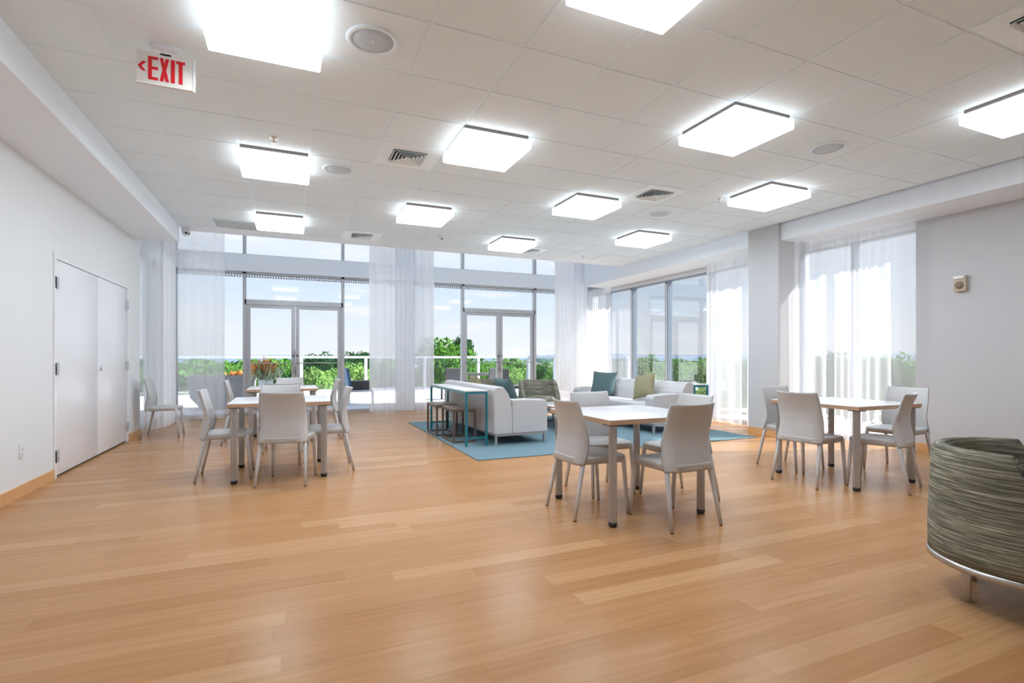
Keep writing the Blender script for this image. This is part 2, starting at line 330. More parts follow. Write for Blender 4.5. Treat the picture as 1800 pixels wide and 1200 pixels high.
def pane(x0, x1, y0, y1, z0, z1, par): return obj('pane', B(x0, x1, y0, y1, z0, z1), 'glass', par)
def back_window(i, W_):
    win = struct('window_%d' % i, label='tall aluminium window wall with clerestory'); fr = MB(); yc = YB+.10; d = .06
    for x in W_:
        fr.box(x-.032, x+.032, yc-d, yc+d, 0, 2.965); fr.box(x-.032, x+.032, yc-d, yc+d, 3.32, 5.2)
    for a, b in zip(W_[:-1], W_[1:]):
        fr.box(a, b, yc-d, yc+d, 2.925, 2.965)
        fr.box(a, b, yc-d, yc+d, 3.32, 3.335)
    fr.box(W_[1], W_[2], yc-d, yc+d, 2.30, 2.40)
    for a, b in ((0, 1), (2, 3)): fr.box(W_[a], W_[b], yc-d, yc+d, 0, .05)
    obj('frame', fr, 'alu', win)
    ps = MB()
    for a, b in zip(W_[:-1], W_[1:]):
        a += .034; b -= .034; y0, y1 = yc+.02, yc+.05
        for z0, z1 in ((2.915, 2.925), (2.862, 2.874), (2.885, 2.893)): ps.box(a, b, y0, y1, z0, z1)
        n = int((b-a)/.05)
        for k in range(n+1):
            x = a+(b-a)*k/n; ps.box(x-.009, x+.009, y0, y1, 2.87, 2.92)
    obj('perforated_strip', ps, 'alu_lt', win)
    for a, b in zip(W_[:-1], W_[1:]): pane(a+.03, b-.03, yc-.005, yc+.005, 3.335, 5.2, win)
    pane(W_[0]+.03, W_[1]-.03, yc-.005, yc+.005, .05, 2.93, win); pane(W_[2]+.03, W_[3]-.03, yc-.005, yc+.005, .05, 2.93, win)
    pane(W_[1]+.03, W_[2]-.03, yc-.005, yc+.005, 2.40, 2.93, win)
    # double glass door
    dr = struct('door_%d' % (i+1), label='aluminium double glass door to the terrace')
    xa, xb = W_[1]+.034, W_[2]-.034; xm = (xa+xb)/2
    for a, b, s in ((xa, xm-.004, 1), (xm+.004, xb, -1)):
        f = B(a, a+.075, yc-.03, yc+.03, .01, 2.295).box(b-.075, b, yc-.03, yc+.03, .01, 2.295).box(a+.075, b-.075, yc-.03, yc+.03, 2.225, 2.295).box(a+.075, b-.075, yc-.03, yc+.03, .01, .22)
        lf = obj('door_leaf', f, 'alu', dr)
        obj('pane', B(a+.07, b-.07, yc-.004, yc+.004, .21, 2.23), 'glass', lf)
        obj('push_bar', MB().tube([(a+.03, yc-.07, 1.08), (b-.03, yc-.07, 1.08)], .011).tube([(a+.035, yc-.07, 1.08), (a+.035, yc-.02, 1.08)], .009).tube([(b-.035, yc-.07, 1.08), (b-.035, yc-.02, 1.08)], .009), 'steel', lf)
        xh = b-.035 if s > 0 else a+.035
        obj('lock', MB().tube([(xh, yc-.05, 1.235), (xh, yc-.02, 1.235)], .018), 'rubber', lf)
    obj('pull_bar', MB().tube([(xm, yc-.08, .84), (xm, yc-.08, 1.36)], .012).tube([(xm-.0, yc-.08, .9), (xm-.02, yc-.03, .9)], .008).tube([(xm, yc-.08, 1.3), (xm-.02, yc-.03, 1.3)], .008), 'steel', dr)
back_window(1, LW); back_window(3, RW)   # window_1/door_2, window_3/door_4
def side_window(i, x, ys, double, zt=2.845, sgn=1):
    win = struct('window_%d' % i, label='aluminium window in the side wall'); fr = MB()
    y0, y1 = ys[0], ys[-1]
    fr.box(x, x+.12*sgn if sgn > 0 else x, y0, y1, 0, .06); fr.box(x, x+.12, y0, y1, zt, 2.872)
    lt = B(x-.004, x+.12, y0, y1, 2.872, 2.962)
    for k, y in enumerate(ys):
        if 0 < k < len(ys)-1 and double:
            for q in (-.032, .032): fr.box(x-.006, x+.11, y+q-.012, y+q+.012, .06, zt)
            lt.box(x-.012, x+.10, y-.019, y+.019, .06, zt-.05)
        else: fr.box(x, x+.11, max(y0, y-.03), min(y1, y+.03), .06, zt)
    obj('frame', fr, 'alu_dk', win)
    if lt.v: obj('mullion_cover', lt, 'alu_lt', win)
    for a, b in zip(ys[:-1], ys[1:]): pane(x+.05, x+.058, a+.02, b-.02, .06, zt, win)
side_window(5, XG, (6.12, 6.5, 7.75, 9.0, 10.24, 11.3, 12.2), True)
side_window(6, XG, (4.10, 4.95, 5.82), False)
wl = struct('window_7', label='narrow window behind the left curtain')
f = MB()
for y in (9.64, 11.2, 11.86): f.box(-2.40, -2.30, y-.03, y+.03, 0, 5.2)
f.box(-2.40, -2.30, 9.64, 11.86, 2.86, 2.96).box(-2.40, -2.30, 9.64, 11.86, 0, .06)
obj('frame', f, 'alu', wl)
for a, b in ((9.67, 11.17), (11.23, 11.83)):
    for z0, z1 in ((.06, 2.86), (3.3, 5.2)): pane(-2.356, -2.35, a, b, z0, z1, wl)
struct('trim_7', B(-2.45, -2.28, 9.61, 11.9, 2.96, 3.3), 'wall', 'spandrel of the left window')

# closet double door in the left wall
d1 = struct('door_1', label='white double closet door')
obj('door_frame', B(-2.20, XL+.012, 6.43, 6.488, 0, 2.24).box(-2.20, XL+.008, 8.925, 8.965, 0, 2.20).box(-2.20, XL+.004, 6.488, 8.925, 2.182, 2.215), 'door', d1)
obj('threshold_gap', B(-2.28, XL-.02, 6.488, 8.925, 0, .02), 'dark', d1)
obj('gap_shade_strip', B(-2.24, -2.158, 7.706, 7.716, .02, 2.176), 'dark', d1)  # dark strip stands in for the shadow between the two leaves
for a, b, hy in ((6.492, 7.7055, 6.497), (7.7165, 8.921, 8.921)):
    lf = obj('door_leaf', B(-2.20, XL-.004, a, b, .022, 2.176, bev=.003), 'door', d1)
    for z in (.215, 1.085, 1.944):
        obj('hinge', B(XL-.006, XL+.012, hy-.045, hy+.055, z-.062, z+.062, bev=.003), 'hinge', lf)
lk = obj('lock_plate', B(XL-.005, XL+.006, 7.735, 7.835, 1.02, 1.13, bev=.003), 'plast', d1)
obj('lock_cylinder', MB().lathe([(.022, 0), (.022, .02), (.015, .024)], 16).v and MB().tube([(XL, 7.785, 1.06), (XL+.022, 7.785, 1.06)], .02), 'hinge', lk)
obj('lock_cylinder', MB().tube([(XL, 7.785, 1.1), (XL+.012, 7.785, 1.1)], .014), 'hinge', lk)

# ------------------------------------------------------------------ sheer curtains
def curtain(name, path, z0, z1, label, m, fold=.14, amp=.036, seed=1, flare=.0):
    rnd = random.Random(seed); pts = [Vector(p+(0,)) for p in path]
    # resample by arc length
    seg = [(b-a).length for a, b in zip(pts, pts[1:])]; L = sum(seg); nf = max(4, int(L/fold)); n = nf*9
    ctr = []; nor = []
    for k in range(n+1):
        d = L*k/n; i = 0
        while i < len(seg)-1 and d > seg[i]: d -= seg[i]; i += 1
        t = (pts[i+1]-pts[i]).normalized(); ctr.append(pts[i]+t*d); nor.append(Vector((-t.y, t.x, 0)))
    # soften corners
    for _ in range(10):
        nor = [nor[0]]+[(nor[i-1]+nor[i]*2+nor[i+1]).normalized() for i in range(1, n)]+[nor[-1]]
    ph = []; p = 0
    for k in range(n+1):
        p += 2*pi*nf/n*(1+.45*math.sin(k*.013*9/ fold*.09+seed)+.25*math.sin(k*.057+seed*2)); ph.append(p)
    am = [amp*(.55+.45*math.sin(k*.031+seed*3)**2) for k in range(n+1)]
    rows = []
    zs = [z0, z0+.05, z0+.4, z0+1.0, z0+1.7, z0+2.3, z1-.5, z1-.1, z1]
    for z in zs:
        g = (z1-z)/(z1-z0); r = []
        for k in range(n+1):
            o = am[k]*(.75+.4*g)*math.sin(ph[k]+.5*g*math.sin(k*.09+seed))+.012*g*math.sin(k*.21+seed)
            q = ctr[k]+nor[k]*o
            e = (k/n-.5)*2
            tdir = (ctr[min(k+1, n)]-ctr[max(k-1, 0)]).normalized()
            q = q+tdir*(e*flare*g)
            r.append((q.x, q.y, z))
        rows.append(r)
    o = obj(name, MB().grid(rows), m, fix=False)
    return tag(o, label, 'curtain', 'sheer curtains')
curtain('sheer_curtain', [(-2.21, 9.93), (-2.10, 9.98), (-1.98, 10.25), (-1.99, 10.8), (-2.0, 11.36)], .02, 3.98, 'white sheer curtain gathered against the left wall beyond the closet door', 'sheer_lt', seed=2, amp=.05)
curtain('sheer_curtain', [(-1.97, 11.47), (-1.19, 11.47)], .02, 3.98, 'white sheer curtain at the left side of the left glass doors', 'sheer_lt', seed=3, amp=.045)
curtain('sheer_curtain', [(1.55, 11.46), (2.965, 11.46)], .02, 3.98, 'wide white sheer curtain hanging between the two glass doors', 'sheer_md', seed=5, amp=.05)
curtain('sheer_curtain', [(6.08, 11.48), (7.0, 11.48)], .02, 3.98, 'white sheer curtain at the right side of the right glass doors, beside the corner', 'sheer', seed=6, amp=.05)
curtain('sheer_curtain', [(7.22, 11.75), (7.22, 10.75)], .02, 2.95, 'white sheer curtain on the far right window just past the corner, behind the sofa', 'sheer_lt', seed=7, amp=.05, flare=.06)
curtain('sheer_curtain', [(7.22, 7.55), (7.22, 6.14)], .02, 2.95, 'white sheer curtain on the far right window beside the grey column', 'sheer_lt', seed=8, amp=.05)
curtain('sheer_curtain', [(7.0, 5.50), (7.12, 5.44), (7.20, 5.2), (7.22, 3.99)], .02, 2.95, 'broad sheer curtain lit by the sun, covering the near right window', 'sheer_lt', seed=9, amp=.045, fold=.13)

# ------------------------------------------------------------------ ceiling fixtures
def ceiling_light():
    t = thing('ceiling_light', '', 'ceiling light', (0, 0, HC), 0, 'square ceiling light panels')
    obj('housing', B(-.3, .3, -.3, .3, -.038, .004), 'housing', t)
    obj('diffuser', B(-.325, .325, -.325, .325, -.115, -.034, bev=.008), 'lens', t)
    obj('diffuser_face', B(-.312, .312, -.312, .312, -.1175, -.112), 'face', t)
    return t
cl = ceiling_light(); first = True
for (c, r, lab) in (
    (1, -1, 'large glowing square ceiling light nearest the camera, right of the exit sign'),
    (1, 3, 'glowing square ceiling light right behind a fire sprinkler, second in the left row'),
    (1, 7, 'glowing square ceiling light beside the slatted return grille'),
    (4, -3, 'glowing square ceiling light cut off by the top edge of the picture at centre'),
    (4, 1, 'glowing square ceiling light just right of the nearest square vent, second in its row'),
    (4, 5, 'glowing square ceiling light over the middle curtain, farthest of its row'),
    (7, -1, 'glowing square ceiling light left of the bright-rimmed round speaker'),
    (7, 3, 'glowing square ceiling light immediately left of the middle square vent'),
    (7, 7, 'small far glowing square ceiling light over the right glass doors'),
    (10, -3, 'glowing square ceiling light cut off by the right edge of the picture'),
    (10, 1, 'glowing square ceiling light above the grey column, second in the rightmost row'),
    (10, 5, 'glowing square ceiling light over the far right window, farthest of the rightmost row')):
    x, y = cell(c+.5, r+.5)
    if first: cl.location = (x, y, HC); cl['label'] = lab; first = False
    else: dup(cl, lab, (x, y, HC))
def speaker(c, r, lab, proto=[]):
    x, y = cell(c, r)
    if proto: return dup(proto[0], lab, (x, y, HC))
    t = thing('ceiling_speaker', lab, 'speaker', (x, y, HC), 0, 'round ceiling speakers'); proto.append(t)
    obj('rim', MB().lathe([(.160, .002), (.164, -.004), (.156, -.013), (.134, -.012), (.128, -.004), (.128, .002)], 48), 'grid', t)
    obj('grille', MB().lathe([(.130, -.002), (.129, -.006), (.06, -.009), (.004, -.0095)], 48), 'spk', t)
    obj('badge', MB().lathe([(.008, -.006), (.008, -.0125), (.006, -.0135)], 12), 'chrome', t)
speaker(2.52, -.48, 'large round ceiling speaker beside the nearest light'); speaker(2.5, 3.52, 'round ceiling speaker right of the second light in the left row')
speaker(9.5, -.47, 'round ceiling speaker with a bright white rim on the right'); speaker(9.48, 3.56, 'small far round ceiling speaker behind the middle vent')
def vent(c, r, lab, proto=[]):
    x, y = cell(c+.5, r+.5)
    if proto: return dup(proto[0], lab, (x, y, HC))
    t = thing('ceiling_vent', lab, 'vent', (x, y, HC), 0, 'square ceiling air diffusers'); proto.append(t)
    h = .292; k = .165
    p = MB().box(-h, h, -h, -k, -.004, .002).box(-h, h, k, h, -.004, .002).box(-h, -k, -k, k, -.004, .002).box(k, h, -k, k, -.004, .002)
    obj('face_panel', p, 'vent', t)
    obj('duct', B(-k, k, -k, k, -.002, .004), 'ventd', t)
    lv = MB()
    for q in (.165, .132, .099, .066, .033):
        i = q-.019
        a = [(-q, -q, -.020), (q, -q, -.020), (q, q, -.020), (-q, q, -.020)]; b = [(-i, -i, .0005) for _ in ()]
        b = [(-i, -i, -.004), (i, -i, -.004), (i, i, -.004), (-i, i, -.004)]
        a2 = [(x_*.985, y_*.985, z_+.003) for x_, y_, z_ in a]; b2 = [(x_, y_, z_+.003) for x_, y_, z_ in b]
        lv.add(a+b+a2+b2, [(j, (j+1) % 4, 4+(j+1) % 4, 4+j) for j in range(4)]+[(8+j, 12+j, 12+(j+1) % 4, 8+(j+1) % 4) for j in range(4)]+[(4+j, 4+(j+1) % 4, 12+(j+1) % 4, 12+j) for j in range(4)]+[(j, 8+j, 8+(j+1) % 4, (j+1) % 4) for j in range(4)])
    lv.box(-.012, .012, -.012, .012, -.018, -.012)
    obj('louvers', lv, 'vent', t, fix=False)
vent(3, 2, 'white square ceiling vent with concentric louvers, left of the centre light'); vent(8, 2, 'white square ceiling vent right of the small centre-right light')
vent(3, 8, 'far square ceiling vent above the left glass doors'); vent(8, 8, 'far square ceiling vent peeking out behind the small light over the right glass doors')
vent(8, -4, 'square ceiling vent cut off by the top right corner of the picture')
x, y = cell(.5, 8.5)
t = thing('return_grille', 'rectangular slatted return air grille at the ceiling edge near the dome camera', 'vent', (x, y, HC))
obj('backing', B(-.29, .29, -.29, .29, -.001, .004), 'ventd', t)
g = B(-.3, .3, -.3, -.27, -.008, .002).box(-.3, .3, .27, .3, -.008, .002)
for k in range(40):
    xx = -.29+.58*k/39; g.box(xx-.0032, xx+.0032, -.28, .28, -.008, 0)
obj('slats', g, 'vent', t)
x, y = cell(11.45, 8.45)
t = thing('access_panel', 'blank white access panel in the ceiling near the far right corner', 'access panel', (x, y, HC))
obj('panel', B(-.28, .28, -.25, .25, -.012, .001, bev=.003), 'tile', t)
def sprinkler(c, r, lab, proto=[]):
    x, y = cell(c, r)
    if proto: return dup(proto[0], lab, (x, y, HC))
    t = thing('fire_sprinkler', lab, 'sprinkler', (x, y, HC), 0, 'ceiling fire sprinklers'); proto.append(t)
    obj('escutcheon', MB().lathe([(.040, 0), (.040, -.004), (.026, -.012), (.02, -.013)], 24), 'chrome', t)
    obj('body', MB().lathe([(.011, -.01), (.011, -.026), (.006, -.03), (.006, -.044)], 12).tube([(-.012, 0, -.02), (-.016, 0, -.034), (-.004, 0, -.046)], .003, 6).tube([(.012, 0, -.02), (.016, 0, -.034), (.004, 0, -.046)], .003, 6), 'chrome', t)
    obj('deflector', MB().lathe([(.018, -.046), (.018, -.049), (.004, -.05)], 16), 'chrome', t)
sprinkler(1.5, 2.54, 'chrome fire sprinkler in front of the second light of the left row'); sprinkler(10.47, 8.55, 'tiny far fire sprinkler beside the blank access panel')
sprinkler(9.93, 2.2, 'small fire sprinkler at the near corner of the light by the column')
x, y = cell(5.49, 7.61)
t = thing('smoke_detector', 'white round smoke detector on the ceiling above the middle curtain', 'smoke detector', (x, y, HC))
obj('base', MB().lathe([(.075, .0), (.075, -.012), (.07, -.016)], 32), 'plast', t)
obj('sensor_head', MB().lathe([(.05, -.014), (.05, -.03), (.036, -.045), (.02, -.048)], 32), 'plast', t)
obj('sensor_tip', MB().lathe([(.022, -.046), (.018, -.056), (.008, -.06)], 16), 'rubber', t)
# security camera on the end of the left bulkhead
t = thing('security_camera', 'small white dome camera with dark lens at the end of the left bulkhead', 'camera', (-1.50, 9.36, HC))
obj('mount', MB().lathe([(.07, 0), (.07, -.03), (.06, -.04)], 24), 'plast', t)
obj('dome', MB().lathe([(.058, -.038), (.062, -.07), (.052, -.10), (.03, -.118), (.008, -.123)], 24), 'plast', t)
obj('lens', MB().tube([(.01, -.05, -.085), (.012, -.068, -.09)], .018, 12), 'rubber', t)
obj('infrared_lamp', MB().tube([(.042, -.036, -.09), (.048, -.048, -.093)], .010, 12), 'rubber', t)

# exit sign
SYY = 3.95
def sp(px, py):  # sign face point in x, z
    u = (px-900)/FPX; b = -(py-628)/FPX; k = SYY/(-SY*u+CY_); return ((CY_*u+SY)*k, CAMH+b*k)
ex0, ez1 = sp(239.5, 79); ex1, ez0 = sp(341, 151)
t = thing('exit_sign', 'ceiling-hung exit sign with red letters and a left-pointing arrow', 'exit sign', ((ex0+ex1)/2, SYY, HC))
cx_ = (ex0+ex1)/2; W2 = (ex1-ex0)/2; zt = 3.155-HC; zb = 2.955-HC
obj('canopy', B(-.085, .085, -.022, .03, -.028, .001, bev=.003), 'plast', t)
obj('canopy_bracket', B(-.03, .03, .0, .016, -.06, -.02), 'plast', t)
obj('sign_panel', B(-W2, W2, 0, .014, zb, zt+.005, bev=.002), 'signw', t)
obj('end_cap', B(W2-.006, W2+.008, -.006, .02, zb-.014, zt+.004, bev=.002), 'plast', t)
obj('bottom_rail', B(-W2, W2, -.003, .018, zb-.006, zb+.004), 'signw', t)
lt = MB(); S = 2*W2; Hh = zt-zb
def lq(poly): lt.prism([(-W2+a*S, zb+b*Hh) for a, b in poly], 'y', -.0035, .001)
# letters measured along and up the panel (0..1)
b_, t_ = .12, .86
lq([(.2, b_), (.265, b_), (.265, t_), (.2, t_)])
for b0, b1 in ((b_, b_+.085), (.45, .54), (t_-.085, t_)): lq([(.262, b0), (.37, b0), (.37, b1), (.262, b1)])
lq([(.40, b_), (.462, b_), (.48, .34), (.498, b_), (.56, b_), (.512, .49), (.56, t_), (.498, t_), (.48, .64), (.462, t_), (.40, t_), (.448, .49)])
lq([(.593, b_), (.662, b_), (.662, t_), (.593, t_)])
lq([(.731, b_), (.797, b_), (.797, t_-.08), (.731, t_-.08)]); lq([(.684, t_-.085), (.844, t_-.085), (.844, t_), (.684, t_)])
lq([(.026, .51), (.085, .51), (.165, .66), (.105, .66)]); lq([(.026, .51), (.105, .36), (.165, .36), (.085, .51)])
obj('letters', lt, 'red', t)
# wall devices
t = thing('fire_alarm', 'beige wall-mounted fire alarm speaker with clear strobe on the right wall', 'fire alarm', (XR, 3.60, 2.09))
obj('box', B(-.055, 0, -.062, .062, -.095, .095, bev=.005), 'beige', t)
obj('strobe', B(-.075, -.05, -.055, .055, .055, .09, bev=.004), 'clear', t)
obj('speaker_grille', MB().tube([(-.05, 0, -.02), (-.0585, 0, -.02)], .047, 28), 'beiged', t)
t = thing('power_outlet', 'duplex power outlet low on the left wall before the closet door', 'outlet', (XL, 5.775, .385))
obj('cover_plate', B(0, .007, -.036, .036, -.06, .06, bev=.003), 'alu_lt', t)
for z in (-.022, .022):
    rc = obj('receptacle', B(.004, .0095, -.017, .017, z-.016, z+.016, bev=.004), 'plast', t)
    obj('slot', B(.009, .0101, -.009, -.005, z-.006, z+.008).box(.009, .0101, .005, .009, z-.006, z+.008), 'dark', rc)
t = thing('light_switch', 'white two-gang light switch just past the closet door', 'light switch', (XL, 9.42, 1.225))
obj('cover_plate', B(0, .006, -.09, .09, -.058, .058, bev=.003), 'plast', t)
for q in (-.045, .045): obj('rocker', B(.004, .010, q-.016, q+.016, -.033, .033, bev=.002), 'plast', t)

# ------------------------------------------------------------------ dining chairs
def lerp(tab, z):
    for (a, va), (b, vb) in zip(tab, tab[1:]):
        if z <= b:
            k = (z-a)/(b-a); k = k*k*(3-2*k) if False else k; return va+(vb-va)*k
    return tab[-1][1]
def make_chair():
    t = thing('dining_chair', '', 'chair', (0, 0, 0), 0, 'white plastic dining chairs')
    w_ = [(.40, .222), (.47, .222), (.56, .214), (.68, .212), (.78, .208), (.875, .199)]
    yc = [(.40, -.222), (.45, -.218), (.52, -.206), (.60, -.196), (.68, -.199), (.76, -.216), (.82, -.238), (.875, -.262)]
    bow = [(.40, .012), (.55, .02), (.70, .034), (.875, .05)]; wing = [(.40, .035), (.50, .055), (.58, .045), (.70, .008), (.76, 0), (.88, 0)]
    th = [(.40, .016), (.875, .011)]
    zs = [.402+.47*k/26 for k in range(27)]; us = [-1+2*k/20 for k in range(21)]
    def pt(u, z, off):
        x = u*lerp(w_, z); y = lerp(yc, z)+lerp(bow, z)*u*u+lerp(wing, z)*max(0, (abs(u)-.72)/.28)**2
        zz = z+.008*abs(u)**3*(max(0, z-.6)/.27)
        # rounded edge
        return (x*(1-.012*(off > 0)), y+off*lerp(th, z), zz)
    back = [[pt(u, z, 0) for u in us] for z in zs]; front = [[pt(u, z, 1) for u in us] for z in zs]
    ring = [r+f[::-1] for r, f in zip(back, front)]
    m = MB(); m.grid(ring, True, True)
    n = len(us)
    for z_i, flip in ((0, 0), (len(zs)-1, 1)):
        o = z_i*2*n
        m.f += [(o+k, o+k+1, o+2*n-2-k, o+2*n-1-k) for k in range(n-1)]; m.sm += [False]*(n-1)
    obj('backrest', m, 'chair', t)
    # seat: rounded outline, dished top, skirt
    def outline(s, nn=56):
        pts = []
        for k in range(nn):
            a = 2*pi*k/nn; ca, sa = math.cos(a), math.sin(a); p = 2/5.5
            x = math.copysign(abs(ca)**p, ca); y = math.copysign(abs(sa)**p, sa)
            hw = .219+.006*y; pts.append((x*hw*s, .014+y*.222*s-.012*(y < -.9)))
        return pts
    rows = []
    for s, z in ((.02, .441), (.3, .442), (.6, .446), (.8, .452), (.92, .457), (.975, .4575), (1, .452), (1, .44), (.995, .406), (.96, .402), (.93, .41), (.5, .425), (.02, .425)):
        rows.append([(x, y, z-(.006*max(0, y-.1)/.13 if z > .43 else 0)) for x, y in outline(s)])
    m = MB().grid(rows, True, True); k = len(rows[0])
    m.f += [tuple(range(k)), tuple((len(rows)-1)*k+j for j in range(k))]; m.sm += [False, False]
    obj('seat', m, 'chair', t)
    for sx_ in (-1, 1):
        for a, b in (((.196*sx_, -.160, .42), (.222*sx_, -.245, .012)), ((.196*sx_, .196, .43), (.207*sx_, .232, .012))):
            A, Bv = Vector(a), Vector(b); d = (Bv-A).normalized()
            l = obj('leg', MB().tube([A, A.lerp(Bv, .15), A.lerp(Bv, .5), Bv], [.0185, .0175, .0155, .0125], 14), 'leg', t)
            obj('foot_tip', MB().tube([Bv-d*.002, (Bv.x, Bv.y, 0)], [.0115, .0105], 12), 'tip', l)
    return t
ch = make_chair(); nch = 0
def chair(x, y, deg, lab):
    "deg is the heading of the sitter: 0 looks along +X, 90 along +Y"
    global nch
    rz = math.radians(deg-90); nch += 1
    if nch == 1: ch.location = (x, y, 0); ch.rotation_euler = (0, 0, rz); ch['label'] = lab
    else: dup(ch, lab, (x, y, 0), rz)
# ------------------------------------------------------------------ dining tables
def make_table():
    t = thing('dining_table', '', 'table', (0, 0, 0), 0, 'square dining tables'); h = .457; zt = .762
    obj('tabletop', B(-h, h, -h, h, zt-.036, zt, bev=.0015), 'lam', t)
    e = MB(); q = h+.0012
    e.box(-q, q, -q, -h+.001, zt-.0355, zt-.0025).box(-q, q, h-.001, q, zt-.0355, zt-.0025).box(-q, -h+.001, -h, h, zt-.0355, zt-.0025).box(h-.001, q, -h, h, zt-.0355, zt-.0025)
    obj('edge_band', e, 'edge', t)
    for a in (-1, 1):
        for b in (-1, 1):
            x, y = a*.402, b*.402
            l = obj('leg', MB().lathe([(.0295, .03), (.0295, zt-.042)], 36, (x, y, 0), .0042), 'flute', t)
            obj('mounting_plate', B(x-.05, x+.05, y-.05, y+.05, zt-.043, zt-.036), 'rubber', l)
            obj('foot', MB().lathe([(.022, 0), (.029, .006), (.0315, .018), (.0315, .034)], 28, (x, y, 0)), 'rubber', l)
    return t
tb = make_table()
T1, T2, T3, T4 = (-.097, 5.945), (-.105, 8.33), (2.50, 3.49), (5.07, 3.45)
tb.location = T1+(0,); tb['label'] = 'square white dining table on the left, nearer of the two there'
dup(tb, 'square white dining table on the left, farther one by the glass doors', T2+(0,)); dup(tb, 'square white dining table in the centre foreground', T3+(0,)); dup(tb, 'square white dining table on the right by the sun-lit curtain', T4+(0,))
chair(-1.79, 9.335, 0, 'lone white chair standing against the curtain past the closet door')
chair(-.60, 5.93, 0, 'white chair on the left side of the nearer left table'); chair(-.03, 5.47, 75, 'white chair at the near side of the nearer left table, its back to the camera')
chair(.365, 5.92, 180, 'white chair on the right side of the nearer left table'); chair(-.12, 6.43, 270, 'white chair on the far side of the nearer left table, facing the camera')
chair(-.63, 8.25, 0, 'white chair on the left side of the farther left table'); chair(-.10, 7.35, 90, 'white chair pulled back from the near side of the farther left table')
chair(.43, 8.18, 180, 'white chair on the right side of the farther left table'); chair(-.02, 8.84, 270, 'white chair on the far side of the farther left table by the glass doors')
chair(2.15, 3.51, 0, 'white chair on the left side of the centre foreground table'); chair(2.595, 3.045, 91, 'white chair at the near right of the centre foreground table, its back to the camera')
chair(3.06, 3.53, 180, 'white chair on the right side of the centre foreground table, partly hidden'); chair(2.575, 3.99, 268, 'white chair on the far side of the centre foreground table, facing the camera')
chair(4.605, 3.46, 5, 'white chair at the near left of the right table, its back to the camera'); chair(5.07, 3.07, 109, 'white chair turned sideways at the near right of the right table, in profile')
chair(5.96, 3.46, 184, 'white chair at the right table standing closest to the grey wall'); chair(5.05, 4.02, 270, 'white chair on the far left of the right table, before the grey column')

# ------------------------------------------------------------------ lounge: rug, sofas, consoles, side tables, coffee table
rg = obj('area_rug', B(1.985, 6.40, 5.66, 9.47, 0, .012, bev=.004), 'rug'); tag(rg, 'large blue-grey area rug under the lounge furniture', 'rug')
RZ = .012
def superbox(hx, hy, z0, z1, r, puff=.0, n=20):
    "soft upholstered block"
    m = MB(); bm = bmesh.new(); bmesh.ops.create_cube(bm, size=1)
    for v in bm.verts: v.co = Vector((v.co.x*2*hx, v.co.y*2*hy, (z0+z1)/2+v.co.z*(z1-z0)))
    bmesh.ops.subdivide_edges(bm, edges=bm.edges[:], cuts=6, use_grid_fill=True)
    for v in bm.verts:
        a, b, c = v.co.x/hx, v.co.y/hy, (v.co.z-(z0+z1)/2)/((z1-z0)/2)
        v.co.x += puff*a*(1-b*b)*(1-c*c); v.co.y += puff*b*(1-a*a)*(1-c*c); v.co.z += puff*1.2*c*(1-a*a)*(1-b*b)
    m.frombm(bm, True); return m
def make_sofa():
    "local: back along x=0, seat towards +x, length along y from 0 to L"
    t = thing('sofa', '', 'sofa', (0, 0, 0), 0, 'white lounge sofas'); L = 2.47
    prof = [(0, .150), (0, .74), (.02, .778), (.06, .788), (.12, .79), (.142, .778), (.20, .70), (.235, .63), (.262, .45), (.262, .150)]
    obj('backrest', MB().prism(prof, 'y', 0, L), 'sofa', t, bevel=.012)
    for y0, y1 in ((0.004, .20), (L-.20, L-.004)):
        p = [(.264, .150), (.800, .150), (.802, .54), (.79, .578), (.755, .598), (.50, .612), (.264, .612)]
        obj('arm', MB().prism(p, 'y', y0, y1), 'sofa', t, bevel=.016)
    obj('seat_base', B(.262, .795, .2, L-.2, .150, .30, bev=.012), 'sofa', t)
    s = superbox(.276, (L-.41)/2, .30, .45, .03, .012); s.v = [(x+.532, y+L/2, z) for x, y, z in s.v]
    obj('seat_cushion', s, 'sofa', t, bevel=.02)
    fr = B(.02, .78, .02, .05, .120, .150).box(.02, .78, L-.05, L-.02, .120, .150).box(.02, .05, .02, L-.02, .120, .150).box(.75, .78, .02, L-.02, .120, .150)
    obj('base_frame', fr, 'steel', t)
    for x in (.02, .75):
        for y in (.02, L-.05): obj('leg', B(x, x+.03, y, y+.03, 0, .121), 'steel', t)
    return t
sf = make_sofa(); sf.location = (2.505, 6.46, RZ); sf['label'] = 'white sofa seen from its back and side, behind the teal console table'
dup(sf, 'white sofa facing left in front of the far right window', (5.945, 8.95, RZ), pi)
def cushion(loc, rot, m, lab, s=.46, grp=None):
    bm = bmesh.new(); bmesh.ops.create_grid(bm, x_segments=16, y_segments=16, size=.5)
    vs = [v.co.copy() for v in bm.verts]; fs = [[v.index for v in f.verts] for f in bm.faces]; bm.free()
    mb = MB()
    for sg in (1, -1):
        out = []
        for v in vs:
            a, b = v.x*2, v.y*2
            k = (1-abs(a)**2.6)*(1-abs(b)**2.6); z = sg*.085*(max(k, 0)**.55)
            pin = 1-.07*(1-abs(a)**2)*abs(b)**3-.07*(1-abs(b)**2)*abs(a)**3
            out.append((a*.5*s*pin, b*.5*s*pin, z))
        mb.add(out, fs if sg > 0 else [f[::-1] for f in fs], True)
    o = obj('throw_pillow', mb, m, fix=False); o.location = loc; o.rotation_euler = rot
    bm = bmesh.new(); bm.from_mesh(o.data); bmesh.ops.remove_doubles(bm, verts=bm.verts, dist=1e-5); bm.to_mesh(o.data); bm.free()
    return tag(o, lab, 'pillow', 'throw pillows on the sofas')
cushion((2.87, 6.90, .692), (0, math.radians(68), .1), 'cush_t', 'dark slate pillow on the near sofa, beside its near arm')
